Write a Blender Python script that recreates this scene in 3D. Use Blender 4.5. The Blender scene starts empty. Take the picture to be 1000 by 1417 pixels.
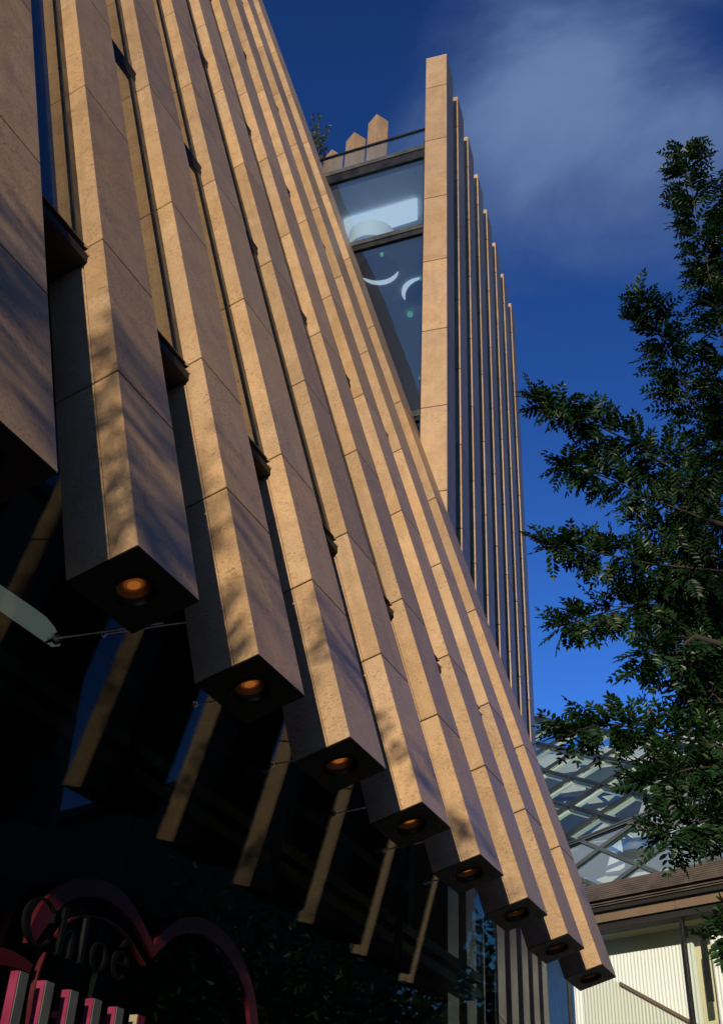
import bpy, bmesh, math, random
from mathutils import Vector, Matrix
random.seed(7)
S = bpy.context.scene
COL = S.collection
V = Vector
H = 3.0          # metres per survey unit (height of the fin ends above the eye)
EYE = 1.6

# ------------------------------------------------------------------ frames
RC = ((0.9582, -0.12942, -0.25515), (0.28303, 0.5591, 0.7793), (0.0418, -0.81894, 0.57236))  # rows: world x,y,z in (right, down, forward)
FPX = 1577.8
def ray(x, y):
    c = (x - 500, y - 708, FPX)
    return V([sum(RC[i][j] * c[j] for j in range(3)) for i in range(3)]).normalized()
def at(x, y, Y):                       # point seen at photo position x,y lying Y metres down the street
    r = ray(x, y); r = r * (Y / r.y)
    return V((r.x, r.y, r.z + EYE))
def on_plane(x, y, p0, n):             # point seen at x,y on the plane through p0 (metres)
    o = V((0, 0, EYE)); r = ray(x, y)
    return o + r * ((p0 - o).dot(n) / r.dot(n))
DL = math.radians(8.606)
LEAN = math.radians(16.29)
A = V((math.sin(DL), math.cos(DL), 0)); NA = V((math.cos(DL), -math.sin(DL), 0)); Z = V((0, 0, 1))
U = Z * math.cos(LEAN) - NA * math.sin(LEAN)
N = NA * math.cos(LEAN) + Z * math.sin(LEAN)
def W3(a, n, z):                       # survey (along, outward, up) -> metres
    return (A * a + NA * n) * H + V((0, 0, z * H + EYE))
C0 = -0.6965                           # offset of the sloped front plane
def F3(a, u, d):                       # survey on the sloped front: along, up-slope, depth behind front
    return (A * a + U * u + N * (C0 - d)) * H + V((0, 0, EYE))

# ------------------------------------------------------------------ materials
def mat(name):
    m = bpy.data.materials.new(name); m.use_nodes = True
    nt = m.node_tree; nt.nodes.clear()
    out = nt.nodes.new('ShaderNodeOutputMaterial')
    return m, nt, out
def nd(nt, t, **k):
    n = nt.nodes.new('ShaderNode' + t)
    for a, b in k.items():
        if a.startswith('i_'):
            n.inputs[int(a[2:])].default_value = b
        else: setattr(n, a, b)
    return n
def ramp(nt, src, pts):
    r = nd(nt, 'ValToRGB'); e = r.color_ramp.elements
    while len(e) < len(pts): e.new(0.5)
    for i, (p, c) in enumerate(pts):
        e[i].position = p; e[i].color = (c[0], c[1], c[2], 1) if hasattr(c, '__len__') else (c, c, c, 1)
    nt.links.new(src, r.inputs[0]); return r
def simple(name, col, rough=0.5, metal=0.0, noise=0.0, scale=8.0, spec=0.5, emit=None, es=0):
    m, nt, out = mat(name)
    b = nd(nt, 'BsdfPrincipled'); b.inputs['Roughness'].default_value = rough; b.inputs['Metallic'].default_value = metal
    b.inputs['Specular IOR Level'].default_value = spec
    b.inputs['Base Color'].default_value = (*col, 1)
    if noise:
        tc = nd(nt, 'TexCoord'); n = nd(nt, 'TexNoise'); n.inputs['Scale'].default_value = scale; n.inputs['Detail'].default_value = 6
        nt.links.new(tc.outputs['Object'], n.inputs['Vector'])
        r = ramp(nt, n.outputs[0], [(0.3, [c * (1 - noise) for c in col]), (0.7, [min(1, c * (1 + noise)) for c in col])])
        nt.links.new(r.outputs[0], b.inputs['Base Color'])
        mr = ramp(nt, n.outputs[0], [(0.3, max(0, rough - .12)), (0.7, min(1, rough + .12))]); nt.links.new(mr.outputs[0], b.inputs['Roughness'])
    if emit:
        b.inputs['Emission Color'].default_value = (*emit, 1); b.inputs['Emission Strength'].default_value = es
    nt.links.new(b.outputs[0], out.inputs[0]); return m

def stone_mat():
    m, nt, out = mat('sandstone'); L = nt.links.new
    tc = nd(nt, 'TexCoord'); oi = nd(nt, 'ObjectInfo'); geo = nd(nt, 'NewGeometry')
    add = nd(nt, 'VectorMath', operation='ADD'); mul = nd(nt, 'VectorMath', operation='SCALE')
    cx = nd(nt, 'CombineXYZ'); ad = nd(nt, 'Math', operation='ADD')
    L(oi.outputs['Random'], ad.inputs[0]); L(geo.outputs['Random Per Island'], ad.inputs[1])
    L(ad.outputs[0], cx.inputs[0]); L(geo.outputs['Random Per Island'], cx.inputs[1]); L(oi.outputs['Random'], cx.inputs[2])
    L(cx.outputs[0], mul.inputs[0]); mul.inputs['Scale'].default_value = 37.0
    L(tc.outputs['Object'], add.inputs[0]); L(mul.outputs[0], add.inputs[1])
    # broad mottling
    n1 = nd(nt, 'TexNoise'); n1.inputs['Scale'].default_value = 3.0; n1.inputs['Detail'].default_value = 8; n1.inputs['Roughness'].default_value = .65; n1.inputs['Distortion'].default_value = .8
    L(add.outputs[0], n1.inputs['Vector'])
    r1 = ramp(nt, n1.outputs[0], [(0.25, (.38, .248, .135)), (0.5, (.47, .315, .177)), (0.78, (.56, .388, .228))])
    # fine grain
    n2 = nd(nt, 'TexNoise'); n2.inputs['Scale'].default_value = 60; n2.inputs['Detail'].default_value = 4
    L(add.outputs[0], n2.inputs['Vector'])
    r2 = ramp(nt, n2.outputs[0], [(0.3, .86), (0.7, 1.08)])
    mx = nd(nt, 'Mix', data_type='RGBA', blend_type='MULTIPLY'); mx.inputs[0].default_value = 1
    L(r1.outputs[0], mx.inputs[6]); L(r2.outputs[0], mx.inputs[7])
    # short worm-like fossil marks, gathered in patches
    mp = nd(nt, 'Mapping'); mp.inputs['Rotation'].default_value = (.0, .5, .35); mp.inputs['Scale'].default_value = (1, 1, 1.9)
    L(add.outputs[0], mp.inputs[0])
    n3 = nd(nt, 'TexNoise'); n3.inputs['Scale'].default_value = 30; n3.inputs['Detail'].default_value = 3.5; n3.inputs['Distortion'].default_value = 1.1
    L(mp.outputs[0], n3.inputs['Vector'])
    r3 = ramp(nt, n3.outputs[0], [(0.565, 0.0), (0.62, 1.0)])
    n4 = nd(nt, 'TexNoise'); n4.inputs['Scale'].default_value = 3.4; n4.inputs['Detail'].default_value = 4
    L(add.outputs[0], n4.inputs['Vector'])
    r4 = ramp(nt, n4.outputs[0], [(0.42, 0.25), (0.62, 1.0)])
    mm = nd(nt, 'Math', operation='MULTIPLY'); L(r3.outputs[0], mm.inputs[0]); L(r4.outputs[0], mm.inputs[1])
    mk = nd(nt, 'Math', operation='MULTIPLY'); mk.inputs[1].default_value = .75; L(mm.outputs[0], mk.inputs[0])
    mx2 = nd(nt, 'Mix', data_type='RGBA'); L(mk.outputs[0], mx2.inputs[0]); L(mx.outputs[2], mx2.inputs[6]); mx2.inputs[7].default_value = (.235, .135, .065, 1)
    # veins
    vo = nd(nt, 'TexVoronoi', feature='DISTANCE_TO_EDGE'); vo.inputs['Scale'].default_value = 1.6
    nv = nd(nt, 'TexNoise'); nv.inputs['Scale'].default_value = 5; L(add.outputs[0], nv.inputs['Vector'])
    mv = nd(nt, 'Mix', data_type='VECTOR'); mv.inputs[0].default_value = .22; L(add.outputs[0], mv.inputs[4]); L(nv.outputs[1], mv.inputs[5]); L(mv.outputs[1], vo.inputs['Vector'])
    rv = ramp(nt, vo.outputs[0], [(0.0, .22), (0.012, 0.0)])
    mx3 = nd(nt, 'Mix', data_type='RGBA'); L(rv.outputs[0], mx3.inputs[0]); L(mx2.outputs[2], mx3.inputs[6]); mx3.inputs[7].default_value = (.25, .15, .08, 1)
    sp = nd(nt, 'Mapping'); sp.inputs['Scale'].default_value = (7, 7, .45); L(add.outputs[0], sp.inputs[0])
    ns = nd(nt, 'TexNoise'); ns.inputs['Scale'].default_value = 1.6; ns.inputs['Detail'].default_value = 5; L(sp.outputs[0], ns.inputs['Vector'])
    rs_ = ramp(nt, ns.outputs[0], [(.52, 0), (.74, .42)])
    mx4 = nd(nt, 'Mix', data_type='RGBA'); L(rs_.outputs[0], mx4.inputs[0]); L(mx3.outputs[2], mx4.inputs[6]); mx4.inputs[7].default_value = (.30, .20, .115, 1)
    nb = nd(nt, 'TexNoise'); nb.inputs['Scale'].default_value = .9; nb.inputs['Detail'].default_value = 3; L(add.outputs[0], nb.inputs['Vector'])
    rb = ramp(nt, nb.outputs[0], [(.35, (1.0, .97, .90)), (.68, (.96, .99, 1.08))])
    mx5 = nd(nt, 'Mix', data_type='RGBA', blend_type='MULTIPLY'); mx5.inputs[0].default_value = 1; L(mx4.outputs[2], mx5.inputs[6]); L(rb.outputs[0], mx5.inputs[7])
    mx3 = mx5
    # per-slab tone
    hs = nd(nt, 'HueSaturation'); mr = nd(nt, 'MapRange'); mr.inputs[3].default_value = .80; mr.inputs[4].default_value = 1.12
    wn_ = nd(nt, 'TexWhiteNoise', noise_dimensions='1D'); L(ad.outputs[0], wn_.inputs['W']); L(wn_.outputs[0], mr.inputs[0]); L(mr.outputs[0], hs.inputs['Value']); L(mx3.outputs[2], hs.inputs['Color'])
    b = nd(nt, 'BsdfPrincipled'); b.inputs['Specular IOR Level'].default_value = .45
    L(hs.outputs[0], b.inputs['Base Color'])
    rr = ramp(nt, n1.outputs[0], [(0.3, .34), (0.7, .5)]); L(rr.outputs[0], b.inputs['Roughness'])
    bp = nd(nt, 'Bump'); bp.inputs['Strength'].default_value = .35; bp.inputs['Distance'].default_value = .004
    sb = nd(nt, 'Math', operation='SUBTRACT'); L(n2.outputs[0], sb.inputs[0]); L(mm.outputs[0], sb.inputs[1]); L(sb.outputs[0], bp.inputs['Height'])
    L(bp.outputs[0], b.inputs['Normal']); L(b.outputs[0], out.inputs[0]); return m

def glass_mat(name, tint=(.75, .85, .85), boost=1.0, floor=0.04, gcol=(.9, .95, 1), rough=0.0, wav=0.0):
    m, nt, out = mat(name); L = nt.links.new
    fr = nd(nt, 'Fresnel'); gb = nd(nt, 'NewGeometry'); ir = nd(nt, 'MapRange'); ir.inputs[3].default_value = 1.5; ir.inputs[4].default_value = 1 / 1.5; L(gb.outputs['Backfacing'], ir.inputs[0]); L(ir.outputs[0], fr.inputs[0])
    mu = nd(nt, 'Math', operation='MULTIPLY_ADD'); mu.inputs[1].default_value = boost; mu.inputs[2].default_value = floor; mu.use_clamp = True
    L(fr.outputs[0], mu.inputs[0])
    t = nd(nt, 'BsdfTransparent'); t.inputs[0].default_value = (*tint, 1)
    g = nd(nt, 'BsdfGlossy'); g.inputs['Color'].default_value = (*gcol, 1); g.inputs['Roughness'].default_value = rough
    if wav:
        tc = nd(nt, 'TexCoord'); n = nd(nt, 'TexNoise'); n.inputs['Scale'].default_value = .9; L(tc.outputs['Object'], n.inputs['Vector'])
        bp = nd(nt, 'Bump'); bp.inputs['Strength'].default_value = wav; bp.inputs['Distance'].default_value = .02
        L(n.outputs[0], bp.inputs['Height']); L(bp.outputs[0], g.inputs['Normal'])
    mx = nd(nt, 'MixShader'); L(mu.outputs[0], mx.inputs[0]); L(t.outputs[0], mx.inputs[1]); L(g.outputs[0], mx.inputs[2])
    L(mx.outputs[0], out.inputs[0]); return m

M = {}
M['stone'] = stone_mat()
M['joint'] = simple('joint_black', (.02, .018, .015), .9)
M['soffit'] = simple('dark_bronze_soffit', (.010, .009, .008), .5, .0, .25, 20, spec=.3)
M['metal'] = simple('black_metal', (.022, .024, .026), .38, .5, .2, 5)
M['metal2'] = simple('charcoal_metal', (.075, .08, .085), .4, .4, .2, 5)
M['steel'] = simple('brushed_steel', (.6, .62, .62), .22, 1.0, .1, 30)
M['glow'] = simple('lamp_glow', (.3, .1, .02), .4, emit=(1.0, .30, .05), es=.26)
M['glow_mid'] = simple('lamp_glow_mid', (.25, .09, .02), .5, emit=(1.0, .25, .035), es=.11)  # soft fall-off of the lamp's glow, stepped into fainter emission rings
M['glow_rim'] = simple('lamp_glow_rim', (.16, .06, .02), .5, emit=(1.0, .22, .03), es=.03)
M['bronze'] = simple('bronze_reflector', (.42, .16, .05), .42, 1.0)
M['shop_glass'] = glass_mat('shopfront_glass', (.70, .76, .74), .42, .0, (.92, .95, .95), rough=.014)
M['bay_glass'] = glass_mat('sloped_wall_glass', (.45, .50, .46), 1.1, .06, (.95, .93, .85))
M['end_glass'] = glass_mat('end_window_glass', (.82, .90, .92), 1.6, .08, (.9, .95, 1), wav=.15)
M['rail_glass'] = glass_mat('railing_glass', (.86, .92, .92), 1.0, .02)
M['b_glass'] = glass_mat('curtain_wall_glass', (.25, .3, .35), 1.6, .10, (.75, .85, 1))
M['white'] = simple('white_ceiling', (.72, .74, .75), .7, noise=.04, scale=2)
M['ceil'] = simple('pale_ceiling_board', (.76, .80, .84), .8, noise=.08, scale=1.2)
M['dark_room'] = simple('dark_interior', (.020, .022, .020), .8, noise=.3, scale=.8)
M['lamp_white'] = simple('white_lamp_drum', (.85, .87, .9), .45, emit=(.6, .72, .9), es=.25)
M['panel_glow'] = simple('glowing_white_panel', (.8, .82, .85), .6, emit=(.80, .87, 1.0), es=.85)  # emission gives the ceiling panel its sunlit white; the arc lamps share it
M['ceil2'] = simple('lamp_recess', (.20, .27, .32), .6)
M['green_glow'] = simple('green_signal_lamp', (.05, .3, .2), .5, emit=(.2, .7, .5), es=.45)
M['bulkhead'] = simple('glowing_grey_plaster', (.30, .33, .32), .7, noise=.15, scale=3, emit=(.5, .56, .52), es=.20)  # emission stands in for room light falling on the plaster
M['red'] = simple('dark_red_ribbon', (.055, .003, .007), .45, noise=.2, scale=5)
M['black_gloss'] = simple('black_gloss_letter', (.006, .006, .006), .18)
M['pink'] = simple('pink_paint', (.20, .015, .06), .5, noise=.12, scale=9)
M['slate'] = simple('slate_grey_paint', (.10, .115, .11), .55, noise=.15, scale=9)
M['cream'] = simple('cream_paint', (.30, .26, .17), .5, noise=.08, scale=9)
M['maroon'] = simple('maroon_paint', (.13, .008, .02), .5)
M['prada_frame'] = simple('dark_grey_diagrid', (.028, .04, .046), .45, .3, .25, .8)
M['prada_glass'] = glass_mat('diamond_glass', (.84, .93, .92), 1.3, .24, (.94, .98, 1))
M['reveal'] = simple('pale_green_reveal', (.55, .68, .60), .6, noise=.1, scale=.4)
M['prada_in'] = simple('pale_floor_edge', (.52, .56, .52), .7, noise=.12, scale=.2)
M['prada_back'] = simple('interior_back_wall', (.30, .36, .36), .8, noise=.35, scale=.25)
M['louver'] = simple('brown_roof_slat', (.105, .085, .072), .5, .2, .22, 3)
M['tan'] = simple('tan_beam', (.17, .12, .08), .6, noise=.1, scale=2)
M['black'] = simple('black_recess', (.008, .008, .008), .7)
M['pav_glass'] = glass_mat('pavilion_glass', (.955, .97, .955), .35, .0)
M['corr'] = simple('white_corrugated_sheet', (.82, .86, .90), .55, noise=.05, scale=1.5)
M['corr2'] = simple('cream_corrugated_sheet', (.62, .66, .62), .55, noise=.06, scale=1.5)
M['grn_wall'] = simple('grey_green_wall', (.62, .62, .46), .75, noise=.12, scale=1)
M['opp'] = simple('dark_render', (.24, .23, .21), .85, noise=.2, scale=.5)
M['opp_glass'] = simple('dark_ribbon_glass', (.012, .016, .02), .25)
M['asphalt'] = simple('asphalt', (.05, .05, .052), .9, noise=.3, scale=30)
M['paving'] = simple('paving', (.10, .098, .095), .85, noise=.2, scale=6)
M['bark'] = simple('bark', (.03, .025, .018), .95, noise=.4, scale=18)
M['concrete'] = simple('roof_concrete', (.25, .25, .24), .85, noise=.15, scale=2)
def leaf_mat(name, c1, c2, tr):
    m, nt, out = mat(name); L = nt.links.new
    g = nd(nt, 'NewGeometry'); r = ramp(nt, g.outputs['Random Per Island'], [(0, c1), (1, c2)])
    b = nd(nt, 'BsdfPrincipled'); b.inputs['Roughness'].default_value = .42; b.inputs['Specular IOR Level'].default_value = .35
    L(r.outputs[0], b.inputs['Base Color'])
    t = nd(nt, 'BsdfTranslucent'); tm = nd(nt, 'Mix', data_type='RGBA', blend_type='MULTIPLY'); tm.inputs[0].default_value = 1
    L(r.outputs[0], tm.inputs[6]); tm.inputs[7].default_value = (1.0, 1.25, .45, 1); L(tm.outputs[2], t.inputs[0])
    x = nd(nt, 'MixShader'); x.inputs[0].default_value = tr; L(b.outputs[0], x.inputs[1]); L(t.outputs[0], x.inputs[2]); L(x.outputs[0], out.inputs[0]); return m
M['leaf'] = leaf_mat('pinnate_leaf', (.005, .022, .007), (.018, .055, .013), .18)
M['leaf2'] = leaf_mat('roof_leaf', (.025, .05, .03), (.05, .09, .045), .2)

# ------------------------------------------------------------------ mesh helpers
class MB:
    def __init__(s): s.v = []; s.f = []; s.m = []; s.mats = []
    def mi(s, m):
        if m not in s.mats: s.mats.append(m)
        return s.mats.index(m)
    def poly(s, pts, m):
        n = len(s.v); s.v += [tuple(p) for p in pts]; s.f.append(tuple(range(n, n + len(pts)))); s.m.append(s.mi(m))
    def hexa(s, c, m):                         # 8 corners: bottom loop 0-3, top loop 4-7
        n = len(s.v); s.v += [tuple(p) for p in c]; k = s.mi(m)
        for q in ((0, 3, 2, 1), (4, 5, 6, 7), (0, 1, 5, 4), (1, 2, 6, 5), (2, 3, 7, 6), (3, 0, 4, 7)):
            s.f.append(tuple(n + i for i in q)); s.m.append(k)
    def box(s, x0, x1, y0, y1, z0, z1, m):
        s.hexa([(x0, y0, z0), (x1, y0, z0), (x1, y1, z0), (x0, y1, z0), (x0, y0, z1), (x1, y0, z1), (x1, y1, z1), (x0, y1, z1)], m)
    def obox(s, o, ex, ey, ez, m):             # origin + three edge vectors
        o = V(o); s.hexa([o, o + ex, o + ex + ey, o + ey, o + ez, o + ex + ez, o + ex + ey + ez, o + ey + ez], m)
    def bar(s, p, q, w, d, m, nrm):            # bar p->q, width w in plane, depth d along nrm
        p = V(p); q = V(q); t = (q - p).normalized(); n = V(nrm).normalized(); x = t.cross(n).normalized()
        s.obox(p - x * w / 2 - n * d / 2, x * w, n * d, q - p, m)
    def tube(s, pts, rad, m, seg=8):
        k = s.mi(m); rings = []
        for i, p in enumerate(pts):
            p = V(p); t = (V(pts[min(i + 1, len(pts) - 1)]) - V(pts[max(i - 1, 0)])).normalized()
            x = t.orthogonal().normalized() if i == 0 else (px - t * px.dot(t)).normalized()
            px = x; y = t.cross(x); r = rad[i] if hasattr(rad, '__len__') else rad
            n = len(s.v); s.v += [tuple(p + (x * math.cos(a) + y * math.sin(a)) * r) for a in [2 * math.pi * j / seg for j in range(seg)]]; rings.append(n)
        for a, b in zip(rings, rings[1:]):
            for j in range(seg):
                s.f.append((a + j, a + (j + 1) % seg, b + (j + 1) % seg, b + j)); s.m.append(k)
        s.f.append(tuple(rings[0] + j for j in range(seg))[::-1]); s.m.append(k)
        s.f.append(tuple(rings[-1] + j for j in range(seg))); s.m.append(k)
    def prism(s, outer, thick, m):             # flat outline (3-D points) extruded by a vector
        n = len(s.v); k = s.mi(m); c = len(outer); s.v += [tuple(p) for p in outer] + [tuple(V(p) + thick) for p in outer]
        s.f.append(tuple(range(n, n + c))); s.m.append(k); s.f.append(tuple(range(n + 2 * c - 1, n + c - 1, -1))); s.m.append(k)
        for i in range(c):
            j = (i + 1) % c; s.f.append((n + i, n + c + i, n + c + j, n + j)); s.m.append(k)
    def strip(s, a, b, thick, m):              # ribbon between two equally long outlines
        for i in range(len(a) - 1):
            s.hexa([a[i], a[i + 1], b[i + 1], b[i], V(a[i]) + thick, V(a[i + 1]) + thick, V(b[i + 1]) + thick, V(b[i]) + thick], m)
    def build(s, name, parent=None, bevel=0, smooth=False, origin=None):
        me = bpy.data.meshes.new(name); vs = s.v
        if origin is not None: vs = [tuple(V(p) - V(origin)) for p in s.v]
        me.from_pydata(vs, [], s.f)
        for m in s.mats: me.materials.append(m)
        me.polygons.foreach_set('material_index', s.m)
        bm = bmesh.new(); bm.from_mesh(me)
        bmesh.ops.recalc_face_normals(bm, faces=bm.faces) if not getattr(s, 'raw', False) else None
        if bevel:
            es = [e for e in bm.edges if len(e.link_faces) == 2 and e.calc_face_angle(0) > .6]
            bmesh.ops.bevel(bm, geom=es, offset=bevel, segments=1, affect='EDGES')
        bm.to_mesh(me); bm.free()
        if smooth: me.polygons.foreach_set('use_smooth', [True] * len(me.polygons))
        me.update()
        o = bpy.data.objects.new(name, me); COL.objects.link(o)
        if origin is not None: o.location = origin
        if parent:
            o.parent = parent
            if origin is None: pass
            o.matrix_parent_inverse = parent_inv(parent)
        return o
def parent_inv(p):
    m = world_m(p); return m.inverted()
def world_m(o):
    m = o.matrix_basis.copy()
    while o.parent:
        m = o.matrix_parent_inverse @ m; o = o.parent; m = o.matrix_basis @ m
    return m
def tag(o, label, cat, group=None, kind=None):
    if label: o['label'] = label
    if cat: o['category'] = cat
    if group: o['group'] = group
    if kind: o['kind'] = kind
    return o
def thing(name, loc, label, cat, group=None):
    o = bpy.data.objects.new(name, None); COL.objects.link(o); o.location = loc; o.empty_display_size = .3
    return tag(o, label, cat, group)

# ------------------------------------------------------------------ sun, sky, camera
PHI, ELEV = math.radians(11.5), math.radians(15.0)
sd = (-A * math.cos(PHI) + NA * math.sin(PHI)) * math.cos(ELEV) + Z * math.sin(ELEV)
sun = bpy.data.lights.new('sun', 'SUN'); sun.energy = 4.4; sun.angle = math.radians(.5); sun.color = (1.0, .83, .59)
so = bpy.data.objects.new('sun', sun); COL.objects.link(so); so.rotation_euler = sd.to_track_quat('Z', 'Y').to_euler()
w = bpy.data.worlds.new('World'); S.world = w; w.use_nodes = True; nt = w.node_tree; nt.nodes.clear(); L = nt.links.new
out = nd(nt, 'OutputWorld'); bg = nd(nt, 'Background'); sky = nd(nt, 'TexSky', sky_type='NISHITA'); sky.sun_disc = False
sky.sun_elevation = ELEV; sky.sun_rotation = math.atan2(sd.x, sd.y); sky.air_density = 1.0; sky.dust_density = 0; sky.ozone_density = 5.0
gm = nd(nt, 'Gamma'); gm.inputs[1].default_value = 1.72
dk = nd(nt, 'Mix', data_type='RGBA', blend_type='DARKEN'); dk.inputs[0].default_value = 1; dk.inputs[7].default_value = (4.5, 7.5, 14, 1)
L(sky.outputs[0], gm.inputs[0]); L(gm.outputs[0], dk.inputs[6])
tc = nd(nt, 'TexCoord'); mp = nd(nt, 'Mapping'); mp.inputs['Scale'].default_value = (1.6, 2.4, 1.3); mp.inputs['Location'].default_value = (.35, .1, .0); mp.inputs['Rotation'].default_value = (0, .6, .3)
L(tc.outputs['Generated'], mp.inputs[0])
cn = nd(nt, 'TexNoise'); cn.inputs['Scale'].default_value = 2.6; cn.inputs['Detail'].default_value = 6; cn.inputs['Roughness'].default_value = .52; cn.inputs['Distortion'].default_value = .35
L(mp.outputs[0], cn.inputs['Vector'])
cr = ramp(nt, cn.outputs[0], [(.36, .12), (.66, 1)])
dn = ray(800, 60); dt = nd(nt, 'VectorMath', operation='DOT_PRODUCT'); dt.inputs[1].default_value = dn; L(tc.outputs['Generated'], dt.inputs[0])
cz = nd(nt, 'Math', operation='MULTIPLY_ADD'); cz.inputs[1].default_value = .09; L(cn.outputs[0], cz.inputs[0]); L(dt.outputs['Value'], cz.inputs[2])
mr_ = nd(nt, 'MapRange'); mr_.interpolation_type = 'SMOOTHSTEP'; mr_.inputs[1].default_value = 1.0245; mr_.inputs[2].default_value = 1.068; L(cz.outputs[0], mr_.inputs[0])
dm = ray(535, 430); ne_ = V((-.0837, -.9965, 0)); dm = dm - ne_ * (2 * dm.dot(ne_))       # a cloud behind the viewer, mirrored in the end windows
d2 = nd(nt, 'VectorMath', operation='DOT_PRODUCT'); d2.inputs[1].default_value = dm; L(tc.outputs['Generated'], d2.inputs[0])
z2 = nd(nt, 'Math', operation='MULTIPLY_ADD'); z2.inputs[1].default_value = .16; L(cn.outputs[0], z2.inputs[0]); L(d2.outputs['Value'], z2.inputs[2])
m2 = nd(nt, 'MapRange'); m2.interpolation_type = 'SMOOTHSTEP'; m2.inputs[1].default_value = .98; m2.inputs[2].default_value = 1.09; m2.inputs[4].default_value = 1.6; L(z2.outputs[0], m2.inputs[0])
er = nd(nt, 'Math', operation='ADD'); L(mr_.outputs[0], er.inputs[0]); L(m2.outputs[0], er.inputs[1])
wn = nd(nt, 'TexNoise'); wn.inputs['Scale'].default_value = 5.5; wn.inputs['Detail'].default_value = 8; wn.inputs['Distortion'].default_value = .6; L(mp.outputs[0], wn.inputs['Vector'])
def white_cloud(d, prev, sp):
    q = nd(nt, 'VectorMath', operation='DOT_PRODUCT'); q.inputs[1].default_value = d; L(tc.outputs['Generated'], q.inputs[0])
    z_ = nd(nt, 'Math', operation='MULTIPLY_ADD'); z_.inputs[1].default_value = .10; L(wn.outputs[0], z_.inputs[0]); L(q.outputs['Value'], z_.inputs[2])
    m_ = nd(nt, 'MapRange'); m_.interpolation_type = 'SMOOTHSTEP'; m_.inputs[1].default_value = 1.045 - sp; m_.inputs[2].default_value = 1.05; L(z_.outputs[0], m_.inputs[0])
    x_ = nd(nt, 'Mix', data_type='RGBA'); L(m_.outputs[0], x_.inputs[0]); L(prev, x_.inputs[6]); x_.inputs[7].default_value = (8.5, 9.5, 11.5, 1); return x_.outputs[2]
# a second thin veil over the rest of the upper sky
sx = nd(nt, 'SeparateXYZ'); L(tc.outputs['Generated'], sx.inputs[0])
cm = nd(nt, 'Math', operation='MULTIPLY'); L(cr.outputs[0], cm.inputs[0]); L(er.outputs[0], cm.inputs[1])
cx = nd(nt, 'Mix', data_type='RGBA'); L(cm.outputs[0], cx.inputs[0]); L(dk.outputs[2], cx.inputs[6]); cx.inputs[7].default_value = (2.05, 3.25, 6.2, 1); cm.use_clamp = True
def refl(d, n): n = n.normalized(); return d - n * (2 * d.dot(n))
sky_col = cx.outputs[2]
sky_col = white_cloud(refl(ray(860, 1190), V((1.745, -.334, -.962)).cross(V((1.657, -.317, .997)))), sky_col, .035)
L(sky_col, bg.inputs[0]); bg.inputs[1].default_value = .066; L(bg.outputs[0], out.inputs[0])
S.view_settings.view_transform = 'Standard'; S.view_settings.look = 'None'; S.view_settings.exposure = 0; S.view_settings.gamma = 1
cam = bpy.data.cameras.new('camera'); co = bpy.data.objects.new('camera', cam); COL.objects.link(co); S.camera = co
cam.sensor_fit = 'VERTICAL'; cam.sensor_height = 24; cam.lens = 24 * FPX / 1417; cam.clip_end = 2000; cam.clip_start = .05
mw = Matrix(((RC[0][0], -RC[0][1], -RC[0][2], 0), (RC[1][0], -RC[1][1], -RC[1][2], 0), (RC[2][0], -RC[2][1], -RC[2][2], EYE), (0, 0, 0, 1)))
co.matrix_world = mw
S.cycles.max_bounces = 10; S.cycles.transparent_max_bounces = 24; S.cycles.glossy_bounces = 6; S.cycles.caustics_reflective = False; S.cycles.caustics_refractive = False
S.cycles.sample_clamp_indirect = 6

# ------------------------------------------------------------------ ground
g = MB(); g.box(-900, 900, -900, 900, -.3, -.13, M['asphalt']); tag(g.build('road'), None, None, kind='structure')
g = MB(); g.box(-7, 3.2, -40, 90, -.2, 0, M['paving']); tag(g.build('pavement', bevel=.02), None, None, kind='structure')

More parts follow.
